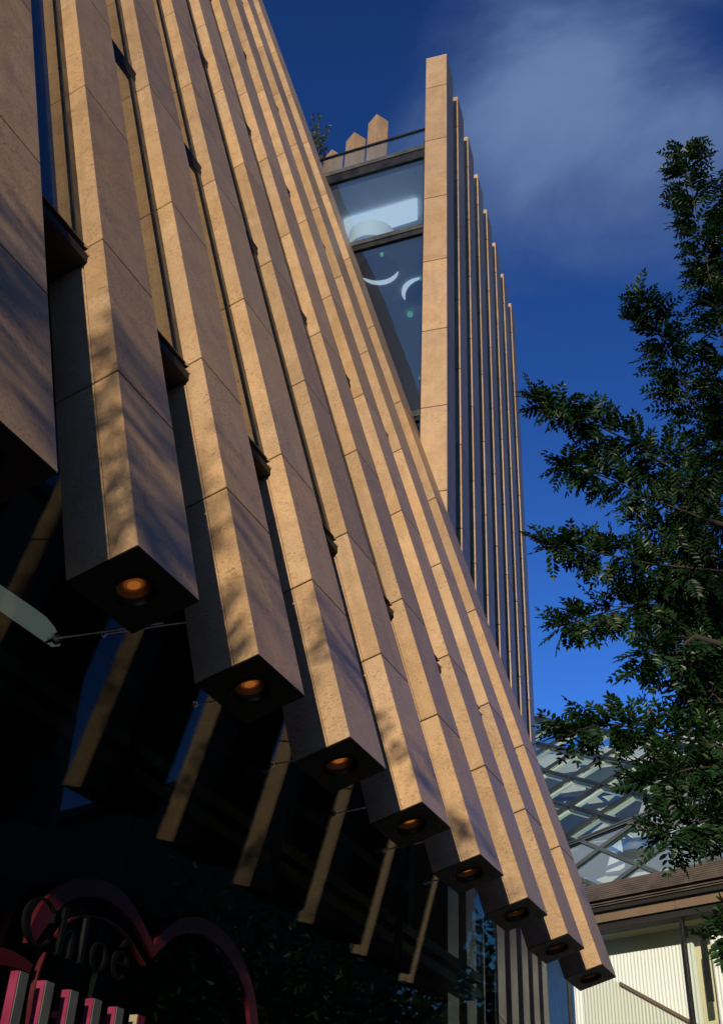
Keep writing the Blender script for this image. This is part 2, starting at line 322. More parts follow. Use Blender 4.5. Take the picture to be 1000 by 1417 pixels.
# ------------------------------------------------------------------ the stone-finned building
bld = thing('stone_finned_building', W3(2.4, -1.4, 0).xy.to_3d(), 'tall shop building with leaning tan stone fins, glass end wall and dark shopfront below', 'building')
Wf, Df = .57, .42
def shaft_mesh(length, joints, low_depth_to, name, f=.156, hollow=True):
    """local x along the facade, y into the building, z up the fin"""
    b = MB(); J = .011; st = M['stone']
    zs = [0] + [j for j in joints if j < length - .2] + [length]
    def shell(x0, x1, y0, y1, z0, z1, faces):
        n = len(b.v); b.v += [(x0, y0, z0), (x1, y0, z0), (x1, y1, z0), (x0, y1, z0), (x0, y0, z1), (x1, y0, z1), (x1, y1, z1), (x0, y1, z1)]
        q = {'b': (0, 3, 2, 1), 't': (4, 5, 6, 7), 'f': (0, 1, 5, 4), 'r': (1, 2, 6, 5), 'k': (2, 3, 7, 6), 'l': (3, 0, 4, 7)}
        for c in faces: b.f.append(tuple(n + i for i in q[c])); b.m.append(b.mi(st))
    for i in range(len(zs) - 1):
        z0 = zs[i] + (J / 2 if i else 0); z1 = zs[i + 1] - (J / 2 if i < len(zs) - 2 else 0)
        h = hollow and i == 0
        if f >= Df: b.box(0, Wf, 0, Df, z0, z1, st); continue
        shell(0, Wf, 0, f, z0, z1, 'tfrl' if h else 'btfrkl')
        if z0 < low_depth_to:
            zt = min(z1, low_depth_to); shell(0, Wf, f + .003, Df, z0, zt, 'trkl' if h else 'btfrkl')
    b.raw = True
    tmp = b.build(name, bevel=.005)
    bm2 = bmesh.new(); bm2.from_mesh(tmp.data); tmp.data.materials.append(M['joint'])
    mi = len(tmp.data.materials) - 1
    def core(x0, x1, y0, y1, z0, z1):
        vs = [bm2.verts.new(p) for p in ((x0, y0, z0), (x1, y0, z0), (x1, y1, z0), (x0, y1, z0), (x0, y0, z1), (x1, y0, z1), (x1, y1, z1), (x0, y1, z1))]
        for q in ((0, 3, 2, 1), (4, 5, 6, 7), (0, 1, 5, 4), (1, 2, 6, 5), (2, 3, 7, 6), (3, 0, 4, 7)):
            fa = bm2.faces.new([vs[i] for i in q]); fa.material_index = mi
    c = .012; zc_ = .14 if hollow else c
    if f >= Df: core(c, Wf - c, c, Df - c, zc_, length - c)
    else:
        core(c, Wf - c, c, f - .01, zc_, length - c)
        core(c, Wf - c, f - .008, Df - c, zc_, low_depth_to - c)
    bm2.to_mesh(tmp.data); bm2.free()
    return tmp
JA = [1.31, 2.60, 4.62, 6.62, 8.66, 10.5, 12.4, 14.45, 16.3, 18.2, 20.1, 22.0, 24.0]
LA = 25.5
fin0 = shaft_mesh(LA, JA, 2.70, 'stone_fin')
def fin_matrix(k):
    p = F3(1.223 + .397 * (k - 2), 1.24, 0)
    return Matrix(((A.x, -N.x, U.x, p.x), (A.y, -N.y, U.y, p.y), (A.z, -N.z, U.z, p.z), (0, 0, 0, 1)))
# soffit plate with a round recess, and the downlight in it
def soffit_mesh():
    b = MB(); n = 32; cx, cy, r = Wf / 2, Df / 2, .115
    z = -.006; k = b.mi(M['soffit'])
    ring = [(cx + r * math.cos(2 * math.pi * i / n + math.pi / 4), cy + r * math.sin(2 * math.pi * i / n + math.pi / 4), z) for i in range(n)]
    rect = []
    cs = [(Wf - .004, Df - .004), (.004, Df - .004), (.004, .004), (Wf - .004, .004)]
    for q in range(4):
        a0 = cs[q]; a1 = cs[(q + 1) % 4]
        for i in range(n // 4):
            t = i / (n // 4); rect.append((a0[0] * (1 - t) + a1[0] * t, a0[1] * (1 - t) + a1[1] * t, z))
    v0 = len(b.v); b.v += rect + ring + [(p[0], p[1], .0) for p in rect]
    for i in range(n):
        j = (i + 1) % n
        b.f.append((v0 + i, v0 + j, v0 + n + j, v0 + n + i)); b.m.append(k)
        b.f.append((v0 + i, v0 + 2 * n + i, v0 + 2 * n + j, v0 + j)); b.m.append(k)
    return b.build('soffit_plate')
def downlight_mesh():
    b = MB(); n = 28; cx, cy = Wf / 2, Df / 2
    prof = [(.130, -.012, 'soffit'), (.118, -.014, 'soffit'), (.112, -.004, 'soffit'), (.104, .016, 'black_gloss'), (.086, .024, 'black_gloss'), (.080, .026, 'bronze'), (.062, .044, 'bronze'), (.050, .046, 'glow_rim'), (.034, .040, 'glow_mid'), (.018, .034, 'glow'), (.002, .031, 'glow')]
    v0 = len(b.v)
    for r, z, m in prof: b.v += [(cx + r * math.cos(2 * math.pi * i / n), cy + r * math.sin(2 * math.pi * i / n), z) for i in range(n)]
    for q in range(len(prof) - 1):
        k = b.mi(M[prof[q + 1][2]])
        for i in range(n):
            j = (i + 1) % n; b.f.append((v0 + q * n + i, v0 + q * n + j, v0 + (q + 1) * n + j, v0 + (q + 1) * n + i)); b.m.append(k)
    return b.build('downlight', smooth=True)
sof0 = soffit_mesh(); dl0 = downlight_mesh()
binv = parent_inv(bld)
def put_fin(src, mtx, soff=True, first=False):
    o = src if first else src.copy()
    if not first: COL.objects.link(o)
    o.parent = bld; o.matrix_parent_inverse = binv; o.matrix_basis = mtx
    if soff:
        for s in (sof0, dl0):
            c = s if s.parent is None else s.copy()
            if c is not s: COL.objects.link(c)
            c.parent = o; c.matrix_parent_inverse = Matrix.Identity(4); c.matrix_basis = Matrix.Identity(4)
    return o
for i, k in enumerate(range(2, 10)): put_fin(fin0, fin_matrix(k), first=(i == 0))
for k in (1, 0, -1): put_fin(fin0, fin_matrix(k))

# vertical fins of the far wing
ZB = 6.87 * H + EYE
jb = []
z = ZB - 1.0
while z > 1: jb.append(z); z -= 1.632
finB = shaft_mesh(ZB, sorted(jb), ZB, 'vertical_stone_fin', f=Df, hollow=False)
for i in range(8):
    y = (4.371 + .338 * i) * H
    m = Matrix(((0, -1, 0, -1.0 * H), (1, 0, 0, y), (0, 0, 1, 0), (0, 0, 0, 1)))
    put_fin(finB, m, soff=False, first=(i == 0))
# short fins standing on the roof terrace
LR = 3.0
finR = shaft_mesh(LR, [1.2], LR, 'roof_stone_fin', f=Df, hollow=False)
for i, (x, y, YY) in enumerate([(521, 157, 16.5), (490, 182, 16.9), (459, 206, 17.3)]):
    p = at(x, y, YY); ca, sa = math.cos(math.radians(33)), math.sin(math.radians(33))
    # near corner of the fin top stands at p
    ex = V((-sa, ca, 0)); ey = V((-ca, -sa, 0))
    ex, ey = V((.62, .78, 0)).normalized(), V((-.78, .62, 0)).normalized()
    o = p - V((0, 0, LR))
    m = Matrix(((ex.x * .62, ey.x * .86, 0, o.x), (ex.y * .62, ey.y * .86, 0, o.y), (0, 0, 1, o.z), (0, 0, 0, 1)))
    put_fin(finR, m, soff=False, first=(i == 0))

# glass wall between the leaning fins, one pane per bay, mullion, and the dark transoms at each floor
GD = .052
for k in range(-1, 9):
    a0 = 1.223 + .397 * (k - 2) + .19; a1 = a0 + .207
    b = MB(); b.hexa([F3(a0 - .01, 2.12, GD), F3(a1 + .01, 2.12, GD), F3(a1 + .01, 9.7, GD), F3(a0 - .01, 9.7, GD),
                      F3(a0 - .01, 2.12, GD + .006), F3(a1 + .01, 2.12, GD + .006), F3(a1 + .01, 9.7, GD + .006), F3(a0 - .01, 9.7, GD + .006)], M['bay_glass'])
    b.build('window_pane', bld)
    b = MB()
    b.hexa([F3(a1 - .022, 2.12, GD - .006), F3(a1 - .001, 2.12, GD - .006), F3(a1 - .001, 2.12, GD + .03), F3(a1 - .022, 2.12, GD + .03),
            F3(a1 - .022, 9.7, GD - .006), F3(a1 - .001, 9.7, GD - .006), F3(a1 - .001, 9.7, GD + .03), F3(a1 - .022, 9.7, GD + .03)], M['metal'])
    b.build('mullion', bld)
    for q, ub in enumerate((2.075, 3.56, 5.02, 6.50, 8.0, 9.5)):
        b = MB()
        def tb_(u0, u1, d0, d1, m, sk=0):
            b.hexa([F3(a0 + .001, u0, d0 + sk), F3(a1 - .001, u0, d0 + sk), F3(a1 - .001, u0, d1), F3(a0 + .001, u0, d1),
                    F3(a0 + .001, u1, d0), F3(a1 - .001, u1, d0), F3(a1 - .001, u1, d1), F3(a0 + .001, u1, d1)], m)
        if q == 0:                            # bottom edge of the sloped glass: two dark rails and a strip of glazing between
            tb_(ub + .028, ub + .045, .042, .16, M['black'], -.004); tb_(ub + .002, ub + .026, .050, .16, M['metal'])
            tb_(ub - .022, ub, .038, .16, M['black'], .004)
            for u_ in (ub + .027, ub - .001): b.bar(F3(a1 - .012, u_, .038), F3(a1 - .001, u_, .036), .012, .010, M['steel'], N)
        else:                                 # floor band with stepped lips
            tb_(ub - .10, ub - .055, .048, .16, M['black'], .012); tb_(ub - .053, ub - .03, .040, .16, M['black'], .006)
            tb_(ub - .028, ub - .004, .036, .16, M['black'], .008); tb_(ub - .002, ub + .03, .044, .16, M['black'], -.006)
        b.build('transom', bld)
# dark rooms behind the sloped glass
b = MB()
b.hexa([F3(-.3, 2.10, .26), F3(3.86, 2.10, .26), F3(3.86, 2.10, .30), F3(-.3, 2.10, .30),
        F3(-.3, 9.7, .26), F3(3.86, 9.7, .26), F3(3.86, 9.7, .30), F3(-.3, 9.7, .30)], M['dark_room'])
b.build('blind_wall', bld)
# parapet at the very top
b = MB(); b.hexa([F3(-.3, 9.7, .05), F3(4.15, 9.7, .05), F3(4.15, 9.7, .5), F3(-.3, 9.7, .5), F3(-.3, 9.8, .05), F3(4.15, 9.8, .05), F3(4.15, 9.8, .5), F3(-.3, 9.8, .5)], M['metal']); b.build('coping', bld)

# shopfront glass
gn = -1.40
def shop_box(b, a0, a1, n0, n1, z0, z1, m):
    b.hexa([W3(a0, n0, z0), W3(a1, n0, z0), W3(a1, n1, z0), W3(a0, n1, z0), W3(a0, n0, z1), W3(a1, n0, z1), W3(a1, n1, z1), W3(a0, n1, z1)], m)
zt = (F3(0, 2.075, .14).z - EYE) / H + .02
zg = -EYE / H
for a0, a1 in ((-.3, .55), (.555, 1.19), (1.195, 1.815), (1.82, 2.44), (2.445, 3.20), (3.205, 4.0)):
    b = MB(); g0 = gn + .026
    b.hexa([W3(a0 - .0015, g0, zg + .01), W3(a1 + .0015, g0, zg + .01), W3(a1 + .0015, g0 - .004, zg + .01), W3(a0 - .0015, g0 - .004, zg + .01),
            W3(a0 - .0015, gn, zt), W3(a1 + .0015, gn, zt), W3(a1 + .0015, gn - .004, zt), W3(a0 - .0015, gn - .004, zt)], M['shop_glass']); b.build('shop_window', bld)
b = MB()
for a0 in (.552, 1.192, 1.817, 2.442, 3.202):
    shop_box(b, a0 - .003, a0 + .003, gn - .006, gn - .03, zg, zt, M['black'])
shop_box(b, 3.985, 4.004, gn + .004, gn - .03, zg, zt, M['metal']); b.build('window_frame', bld)
b = MB()
shop_box(b, -.3, 4.0, gn - .05, gn - .12, .955, .985, M['metal'])
shop_box(b, -.3, 4.0, gn - .05, gn - .12, .90, .93, M['metal']); b.build('inner_rail', bld)
b = MB(); shop_box(b, -.3, 4.0, gn + .02, gn - .10, zt, zt + .03, M['black']); b.build('head_soffit', bld)
# dark shop interior: floor, ceiling with bulkhead, back wall, end wall, columns
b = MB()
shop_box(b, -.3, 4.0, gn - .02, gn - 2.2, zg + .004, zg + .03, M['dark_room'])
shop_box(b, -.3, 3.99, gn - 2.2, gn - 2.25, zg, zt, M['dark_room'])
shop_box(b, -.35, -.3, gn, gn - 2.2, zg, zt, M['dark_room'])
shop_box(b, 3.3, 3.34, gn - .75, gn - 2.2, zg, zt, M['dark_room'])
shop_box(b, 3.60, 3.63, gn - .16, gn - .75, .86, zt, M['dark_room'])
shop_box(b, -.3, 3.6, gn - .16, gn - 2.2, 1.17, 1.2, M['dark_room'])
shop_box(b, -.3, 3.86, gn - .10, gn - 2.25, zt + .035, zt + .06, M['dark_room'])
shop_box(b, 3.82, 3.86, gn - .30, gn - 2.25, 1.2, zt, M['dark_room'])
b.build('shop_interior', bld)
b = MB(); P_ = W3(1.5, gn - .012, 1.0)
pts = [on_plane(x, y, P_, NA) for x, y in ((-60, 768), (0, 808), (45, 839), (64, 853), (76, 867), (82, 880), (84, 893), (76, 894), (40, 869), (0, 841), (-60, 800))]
b.prism(pts, NA * -.02, M['bulkhead']); b.build('glowing_bulkhead', bld)  # plaster bulkhead, no lamp: made to glow as if lit by the room
for a in (1.49, 1.618, 1.97, 2.336, 2.697, 3.015, 3.34):
    zf = 1.108 if a > 1.5 else 1.033
    b = MB(); c = W3(a, gn, zf)
    b.tube([c + NA * .03, c + NA * .012], .036 if a < 1.5 else .022, M['steel'], 20)
    b.tube([c + NA * .045, c - NA * .05], .016, M['steel'], 12)
    b.tube([c + NA * .04, W3(a + .11, gn + .17, zf + .06)], .006, M['steel'], 8)
    b.build('glass_fitting', bld, smooth=False)

# end wall of the upper storeys (glass, faces the viewer) with dark floor bands
PE = V((-1.137, 4.448, 0)); DE = V((-.9965, .0837, 0)); NE = V((-.0837, -.9965, 0))
def E3(s, d, z): return (PE + DE * s - NE * d) * H + V((0, 0, z * H + EYE))     # d = depth behind the glass
def s_left(z, extra=0):
    n = -1.0163 - (z - 1) * math.tan(LEAN) - .05; X = .62 + .989 * n
    return max(0.0, (-1.137 - X) / .9965 + extra)
def e_panel(z0, z1, name):
    b = MB(); a, c = s_left(z0), s_left(z1)
    b.hexa([E3(-.03, 0, z0), E3(a, 0, z0), E3(a, .004, z0), E3(-.03, .004, z0), E3(-.03, 0, z1), E3(c, 0, z1), E3(c, .004, z1), E3(-.03, .004, z1)], M['end_glass'])
    b.build(name, bld)
e_panel(3.40, 3.80, 'end_window'); e_panel(3.86, 5.235, 'end_window'); e_panel(5.31, 5.94, 'end_window')
def e_band(z0, z1, pro, extra=.0):
    pro = .012; b = MB(); a, c = s_left(z0, extra), s_left(z1, extra)
    b.hexa([E3(-.03, -pro, z0), E3(a, -pro, z0), E3(a, .012, z0), E3(-.03, .012, z0), E3(-.03, -pro, z1), E3(c, -pro, z1), E3(c, .012, z1), E3(-.03, .012, z1)], M['metal'])
    b.hexa([E3(-.03, -pro - .006, z1 - .034), E3(c - .005, -pro - .006, z1 - .034), E3(c - .005, -pro - .002, z1 - .034), E3(-.03, -pro - .002, z1 - .034),
            E3(-.03, -pro - .006, z1 + .002), E3(c, -pro - .006, z1 + .002), E3(c, -pro - .002, z1 + .002), E3(-.03, -pro - .002, z1 + .002)], M['metal2'])
    b.build('floor_band', bld)
e_band(5.94, 6.05, .045); e_band(5.235, 5.31, .045); e_band(3.80, 3.86, .03)
b = MB(); b.hexa([E3(s_left(3.45) - .022, -.01, 3.45), E3(s_left(3.45), -.01, 3.45), E3(s_left(3.45), .03, 3.45), E3(s_left(3.45) - .022, .03, 3.45),
                  E3(s_left(6.0) - .022, -.01, 6.0), E3(s_left(6.0), -.01, 6.0), E3(s_left(6.0), .03, 6.0), E3(s_left(6.0) - .022, .03, 6.0)], M['metal']); b.build('edge_frame', bld)
b = MB(); b.hexa([E3(-.03, 0, 6.052), E3(s_left(6.05), 0, 6.052), E3(s_left(6.05), .005, 6.052), E3(-.03, .005, 6.052), E3(-.03, 0, 6.215), E3(s_left(6.2), 0, 6.215), E3(s_left(6.2), .005, 6.215), E3(-.03, .005, 6.215)], M['rail_glass']); b.build('railing_glass', bld)
b = MB(); b.bar(E3(-.03, 0, 6.225), E3(s_left(6.22), 0, 6.225), .05, .035, M['metal'], (0, 0, 1)); b.build('handrail', bld)
# floors of the wing behind the end glass
XW = -1.0 * H - Df - .06
def slab(z0, z1, m, name):
    b = MB(); a = max(s_left(z1), .1) + .02
    p0 = E3(0.02, .055, z0); p1 = E3(a, .055, z0); y1 = 6.9 * H; h_ = (z1 - z0) * H
    b.prism([V((XW, p0.y, p0.z)), p1, V((p1.x - .6, y1, p0.z)), V((XW, y1, p0.z))], V((0, 0, h_)), m); b.build(name, bld)
slab(5.95, 6.04, M['ceil'], 'roof_slab'); slab(5.235, 5.30, M['ceil'], 'floor_slab'); slab(3.79, 3.85, M['ceil'], 'floor_slab')
b = MB(); b.box(XW - 4.5, XW, 6.88 * H, 6.9 * H, .02, 6.04 * H + EYE, M['ceil']); b.build('back_wall', bld)
# white ceiling panel and a hanging drum in the upper room; two drums in the room below
zc = 5.945 * H + EYE
P0 = V((0, 0, zc - .02)); q = [on_plane(x, y, P0, Z) for x, y in ((475, 303), (577, 273.6), (577.6, 301), (530, 316), (482, 330))]
b = MB(); b.prism(q, V((0, 0, -.06)), M['panel_glow']); b.build('ceiling_panel', bld)  # glow stands in for sunlight on the white panel
def drum(x, y, zz, r, h):
    c = on_plane(x, y, V((0, 0, zz)), Z); b = MB(); n = 40; k = b.mi(M['lamp_white'])
    for rr, z_ in ((r, 0), (r, h)): b.v += [(c.x + rr * math.cos(2 * math.pi * i / n), c.y + rr * math.sin(2 * math.pi * i / n), c.z + z_) for i in range(n)]
    for i in range(n): j = (i + 1) % n; b.f.append((i, j, n + j, n + i)); b.m.append(k)
    b.f.append(tuple(range(n))); b.m.append(k); b.f.append(tuple(range(2 * n - 1, n - 1, -1))); b.m.append(k)
    return b.build('drum_lamp', bld)
def arc_lamp(x, y, r, a0, a1, w_):
    zz = 5.226 * H + EYE; c = on_plane(x, y, V((0, 0, zz)), Z); b = MB(); n = 30
    o = []; i_ = []
    for q in range(n + 1):
        t = q / n; a = math.radians(a0 + (a1 - a0) * t); ww = w_ * math.sin(math.pi * t) ** .7 + .004
        o.append(c + V((r * math.cos(a), r * math.sin(a), 0))); i_.append(c + V(((r - ww) * math.cos(a), (r - ww) * math.sin(a), 0)))
    b.strip(o, i_, V((0, 0, .03)), M['panel_glow']); b.build('arc_lamp', bld)
    b = MB(); b.tube([c + V((0, 0, .022)), c + V((0, 0, .028))], r * 1.02, M['ceil2'], 40); b.build('lamp_recess', bld)
drum(514, 350, 5.48 * H + EYE, .46, .42)
arc_lamp(524, 374, .36, 20, 160, .09); arc_lamp(582, 404, .36, -200, -70, .09)
for x, y, r in ((528, 353, .03), (582, 386, .03), (567, 436, .055), (581, 524, .03)):
    c = on_plane(x, y, V((0, 0, 5.2 * H + EYE)), Z) ; b = MB(); b.tube([c, c + V((0, 0, .05))], r, M['green_glow'], 16); b.build('signal_lamp', bld)
# glass curtain wall behind the vertical fins and the roof edge of that wing
b = MB(); X0 = -1.0 * H - Df - .02
b.box(X0 - .02, X0, 4.40 * H, 6.91 * H, .02, 6.05 * H + EYE, M['b_glass']); b.build('curtain_wall', bld)
b = MB(); b.box(X0 - 3.5, X0 - .6, 4.75 * H, 6.87 * H, .02, 3.7 * H + EYE, M['dark_room']); b.build('inner_core', bld)
b = MB(); b.box(X0 - .3, X0 + .02, 4.62 * H, 6.91 * H, 6.05 * H + EYE, 6.09 * H + EYE, M['metal']); b.build('roof_edge', bld)
b = MB(); b.box(X0 - 3.2, X0, 6.92 * H, 6.92 * H + .1, .02, 6.05 * H + EYE, M['concrete']); b.build('far_wall', bld)

# ------------------------------------------------------------------ shop-window display
PN = W3(1.7, gn - .03, .5)
def wp(x, y, n=gn + .045): return on_plane(x, y, W3(1.7, n, .5), NA)
def smooth_pts(p, n=4):
    r = []
    for i in range(len(p) - 1):
        p0 = p[max(i - 1, 0)]; p1 = p[i]; p2 = p[i + 1]; p3 = p[min(i + 2, len(p) - 1)]
        for j in range(n):
            t = j / n
            r.append(tuple(.5 * ((2 * p1[c]) + (-p0[c] + p2[c]) * t + (2 * p0[c] - 5 * p1[c] + 4 * p2[c] - p3[c]) * t * t + (-p0[c] + 3 * p1[c] - 3 * p2[c] + p3[c]) * t ** 3) for c in (0, 1)))
    return r + [p[-1]]
arch = thing('scalloped_arch', W3(1.95, gn - .06, zg), 'dark red scalloped ribbon arch hanging inside the dark shop window', 'window display')
o1 = [(38, 1304), (44, 1280), (58, 1252), (78, 1230), (100, 1218), (122, 1215), (147, 1219), (167, 1231), (184, 1250), (199, 1277), (213, 1307)]
i1 = [(48, 1307), (57, 1292), (72, 1272), (86, 1254), (102, 1244), (120, 1240), (142, 1242), (162, 1253), (180, 1271), (197, 1297), (212, 1325)]
o2 = [(213, 1307), (224, 1291), (240, 1277), (258, 1269), (277, 1269), (297, 1278), (317, 1296), (334, 1322), (346, 1352), (354, 1385), (358, 1420)]
i2 = [(212, 1325), (226, 1310), (242, 1297), (260, 1291), (276, 1292), (294, 1301), (311, 1317), (326, 1340), (337, 1366), (344, 1392), (347, 1420)]
b = MB(); th = NA * -.03
b.strip([wp(*p) for p in smooth_pts(o1)], [wp(*p) for p in smooth_pts(i1)], th, M['red']); b.build('arch_band', arch)
b = MB(); b.strip([wp(*p) for p in smooth_pts(o2)], [wp(*p) for p in smooth_pts(i2)], th, M['red']); b.build('arch_band', arch)
b = MB(); b.strip([wp(*p) for p in smooth_pts([(78, 1292), (90, 1277), (106, 1268), (126, 1266), (150, 1272), (176, 1292), (203, 1335)])],
                  [wp(*p) for p in smooth_pts([(79, 1296), (91, 1280), (106, 1270.5), (126, 1268), (149, 1274), (174, 1294), (200, 1336)])], th, M['red']); b.build('arch_piping', arch)
b = MB(); b.strip([wp(*p) for p in smooth_pts([(66, 1318), (56, 1345), (48, 1380), (44, 1417)])], [wp(*p) for p in smooth_pts([(64, 1317), (54, 1344), (46, 1380), (42, 1417)])], th, M['red']); b.build('arch_piping', arch)
b = MB(); b.strip([wp(*p) for p in smooth_pts([(-8, 1308), (10, 1312), (30, 1322), (46, 1334)])], [wp(*p) for p in smooth_pts([(-8, 1334), (10, 1336), (28, 1340), (42, 1346)])], th, M['red']); b.build('arch_band', arch)
b = MB(); b.prism([wp(*p, gn + .060) for p in smooth_pts([(100, 1421), (112, 1410), (128, 1405), (145, 1406), (160, 1413), (168, 1423)])], NA * -.03, M['red']); b.build('arch_band', arch)
# sign letters, thick and thin strokes, mounted in front of the glass
sign = thing('shop_name_sign', W3(1.70, gn + .02, .49), 'glossy black serif letters on the dark shop window beside the red arch', 'sign')
def ring_pts(cx, cy, rx, ry, a0, a1, n=28): return [(cx + rx * math.cos(a0 + (a1 - a0) * i / n), cy + ry * math.sin(a0 + (a1 - a0) * i / n)) for i in range(n + 1)]
BASE = W3(1.462, gn + .085, .461); LS = .215; BASE = BASE
def lp(x, y): return BASE + A * (x * LS * 1.16) + Z * (y * LS)
def letter(name, strips, polys=()):
    b = MB()
    for a, c in strips: b.strip([lp(*p) for p in a], [lp(*p) for p in c], NA * .022, M['black_gloss'])
    for p in polys: b.prism([lp(*q) for q in p], NA * .022, M['black_gloss'])
    b.build(name, sign)
R_ = math.radians
letter('letter_c', [(ring_pts(.55, .53, .50, .53, R_(38), R_(325)), ring_pts(.60, .53, .36, .48, R_(42), R_(322)))], [[(.90, .60), (.96, .60), (.96, .90), (.93, .90)]])
def stem(x, w_, h_): return [[(x, 0), (x + w_, 0), (x + w_, h_), (x, h_)], [(x - .05, 0.0), (x + w_ + .05, 0.0), (x + w_ + .05, -.03), (x - .05, -.03)], [(x - .06, h_), (x, h_), (x, h_ - .05)]]
letter('letter_h', [([(1.33, .40), (1.40, .56), (1.50, .64), (1.60, .62), (1.66, .50), (1.67, .0)], [(1.33, .34), (1.40, .50), (1.48, .57), (1.54, .54), (1.56, .44), (1.56, .0)])], stem(1.20, .12, 1.08) + [[(1.51, 0), (1.72, 0), (1.72, -.03), (1.51, -.03)]])
letter('letter_l', [], stem(1.92, .12, 1.08))
letter('letter_o', [(ring_pts(2.55, .31, .30, .34, 0, 2 * math.pi), ring_pts(2.55, .31, .18, .30, 0, 2 * math.pi))])
letter('letter_e', [(ring_pts(3.30, .31, .30, .34, R_(8), R_(322)), ring_pts(3.32, .31, .19, .29, R_(8), R_(318)))], [[(3.08, .33), (3.60, .33), (3.60, .38), (3.08, .38)], [(3.26, .74), (3.36, .74), (3.50, .92), (3.38, .94)]])
# row of little posts standing in the window
post_lab = ['pink and grey post farthest left in the shop window row', 'second pink and grey window post, red string of the arch crossing it', 'third pink and grey window post, largest pink face, left of the red dome',
            'pink and grey window post rising behind the left of the low red dome', 'pink and grey window post beside the cream one', 'short cream post with maroon side, last of the window row']
for i in range(6):
    a = 1.490 + .0663 * i; t = thing('display_post', W3(a, gn - .05, zg + .03), post_lab[i], 'display post', 'posts standing in the shop window')
    ca, cb = ('pink', 'slate') if i < 5 else ('cream', 'maroon')
    for nm, d0, d1, mm in (('side_face', .0, .075, ca),):
        b = MB(); w_ = .022
        b.hexa([W3(a, gn + .085, zg + .03), W3(a + w_, gn + .085, zg + .03), W3(a + w_, gn + .066, zg + .03), W3(a, gn + .066, zg + .03),
                W3(a, gn + .085, .4185), W3(a + w_, gn + .085, .4185), W3(a + w_, gn + .066, .4185), W3(a, gn + .066, .4185)], M[cb]); b.build('post_body', t, bevel=.002)
        b = MB(); b.hexa([W3(a - .002, gn + .084, zg + .03), W3(a - .0008, gn + .084, zg + .03), W3(a - .0008, gn + .067, zg + .03), W3(a - .002, gn + .067, zg + .03),
                W3(a - .002, gn + .084, .4185), W3(a - .0008, gn + .084, .4185), W3(a - .0008, gn + .067, .4185), W3(a - .002, gn + .067, .4185)], M[ca]); b.build('painted_panel', t)

# ------------------------------------------------------------------ pavilion next door
dP = V((.9, -.435, 0)).normalized(); nP = V((dP.y, -dP.x, 0))           # nP faces the viewer
r0 = ray(900, 1300); pP0 = V((r0.x / r0.y * 24, 24, 0)); 
K = 1.0
def PV(s, d, z): return pP0 + dP * s - nP * d + V((0, 0, z))            # d = depth behind the glass line, z above ground
nz = -nP if nP.y > 0 else nP
nP = nz
pav = thing('pavilion', PV(0, 0, 0), 'low glazed pavilion with brown slatted roof edge and white corrugated walls inside', 'building')
def pbox(b, s0, s1, d0, d1, z0, z1, m): b.hexa([PV(s0, d0, z0), PV(s1, d0, z0), PV(s1, d1, z0), PV(s0, d1, z0), PV(s0, d0, z1), PV(s1, d0, z1), PV(s1, d1, z1), PV(s0, d1, z1)], m)
E_ = EYE; sL, sR = -4.2, 3.34
# slatted roof edge: eleven thin slats, each a little further back
b = MB(); n_ = 8
for i in range(n_):
    z0 = 7.10 + E_ + i * (.45 / n_) * 1.0; d = -.30 + i * .045
    pbox(b, sL, sR, d, d + .5, z0, z0 + .034, M['louver']); pbox(b, sL, sR, d + .07, d + .5, z0 + .034, z0 + .0562, M['black'])
b.build('slatted_eave', pav)
b = MB(); pbox(b, sL, sR, .2, 6, 7.56 + E_, 7.60 + E_, M['louver']); b.build('roof', pav)
b = MB(); pbox(b, sL, sR, -.28, .3, 7.02 + E_, 7.045 + E_, M['louver']); pbox(b, sL, sR, -.2, .3, 6.90 + E_, 7.02 + E_, M['black']); pbox(b, sL, sR, -.24, -.203, 6.985 + E_, 7.017 + E_, M['louver']); b.build('gutter', pav)
b = MB()
for s0, s1 in ((sL, .655), (.665, sR)): pbox(b, s0, s1, -.10, .1, 6.71 + E_, 6.90 + E_, M['tan'])
b.build('fascia_beam', pav)
b = MB(); pbox(b, sL, sR, -.03, .3, 6.575 + E_, 6.71 + E_, M['black']); b.build('head_frame', pav)
for s0, s1 in ((-4.2, -2.02), (-2.0, .655), (.70, 3.3)):
    b = MB(); pbox(b, s0, s1, 0, .02, 0.02, 6.575 + E_, M['pav_glass']); b.build('glass_panel', pav)
b = MB(); pbox(b, .655, .70, -.02, .13, 0, 6.60 + E_, M['metal']); pbox(b, -2.02, -1.99, -.02, .10, 0, 6.60 + E_, M['metal']); pbox(b, 3.30, 3.34, -.02, .13, 0, 6.6 + E_, M['metal']); b.build('glazing_mullion', pav)
b = MB(); pbox(b, .74, .76, .02, .30, 0, 6.55 + E_, M['pav_glass']); b.build('glass_stiffener', pav)
# corrugated sheets
def corr(s0, s1, d, z0, z1, m, name, top=None, pitch=.078):
    b = MB(); k = b.mi(m); n = int((s1 - s0) / pitch) * 6; v0 = 0; rows = []
    for i in range(n + 1):
        s = s0 + (s1 - s0) * i / n; off = .011 * math.cos(2 * math.pi * i / 6); t = (i / n)
        zz = z1 if top is None else top(s)
        b.v += [tuple(PV(s, d + off, z0 if not callable(z0) else z0(s))), tuple(PV(s, d + off, zz))]
    for i in range(n): b.f.append((2 * i, 2 * i + 2, 2 * i + 3, 2 * i + 1)); b.m.append(k)
    k2 = b.mi(m); base = len(b.v)
    b.v += [tuple(PV(s0, d + .06, 0.1)), tuple(PV(s1, d + .06, 0.1)), tuple(PV(s1, d + .06, z1 - .01)), tuple(PV(s0, d + .06, z1 - .01))]
    b.f.append((base, base + 1, base + 2, base + 3)); b.m.append(k2)
    b.raw = True; return b.build(name, pav, smooth=True)
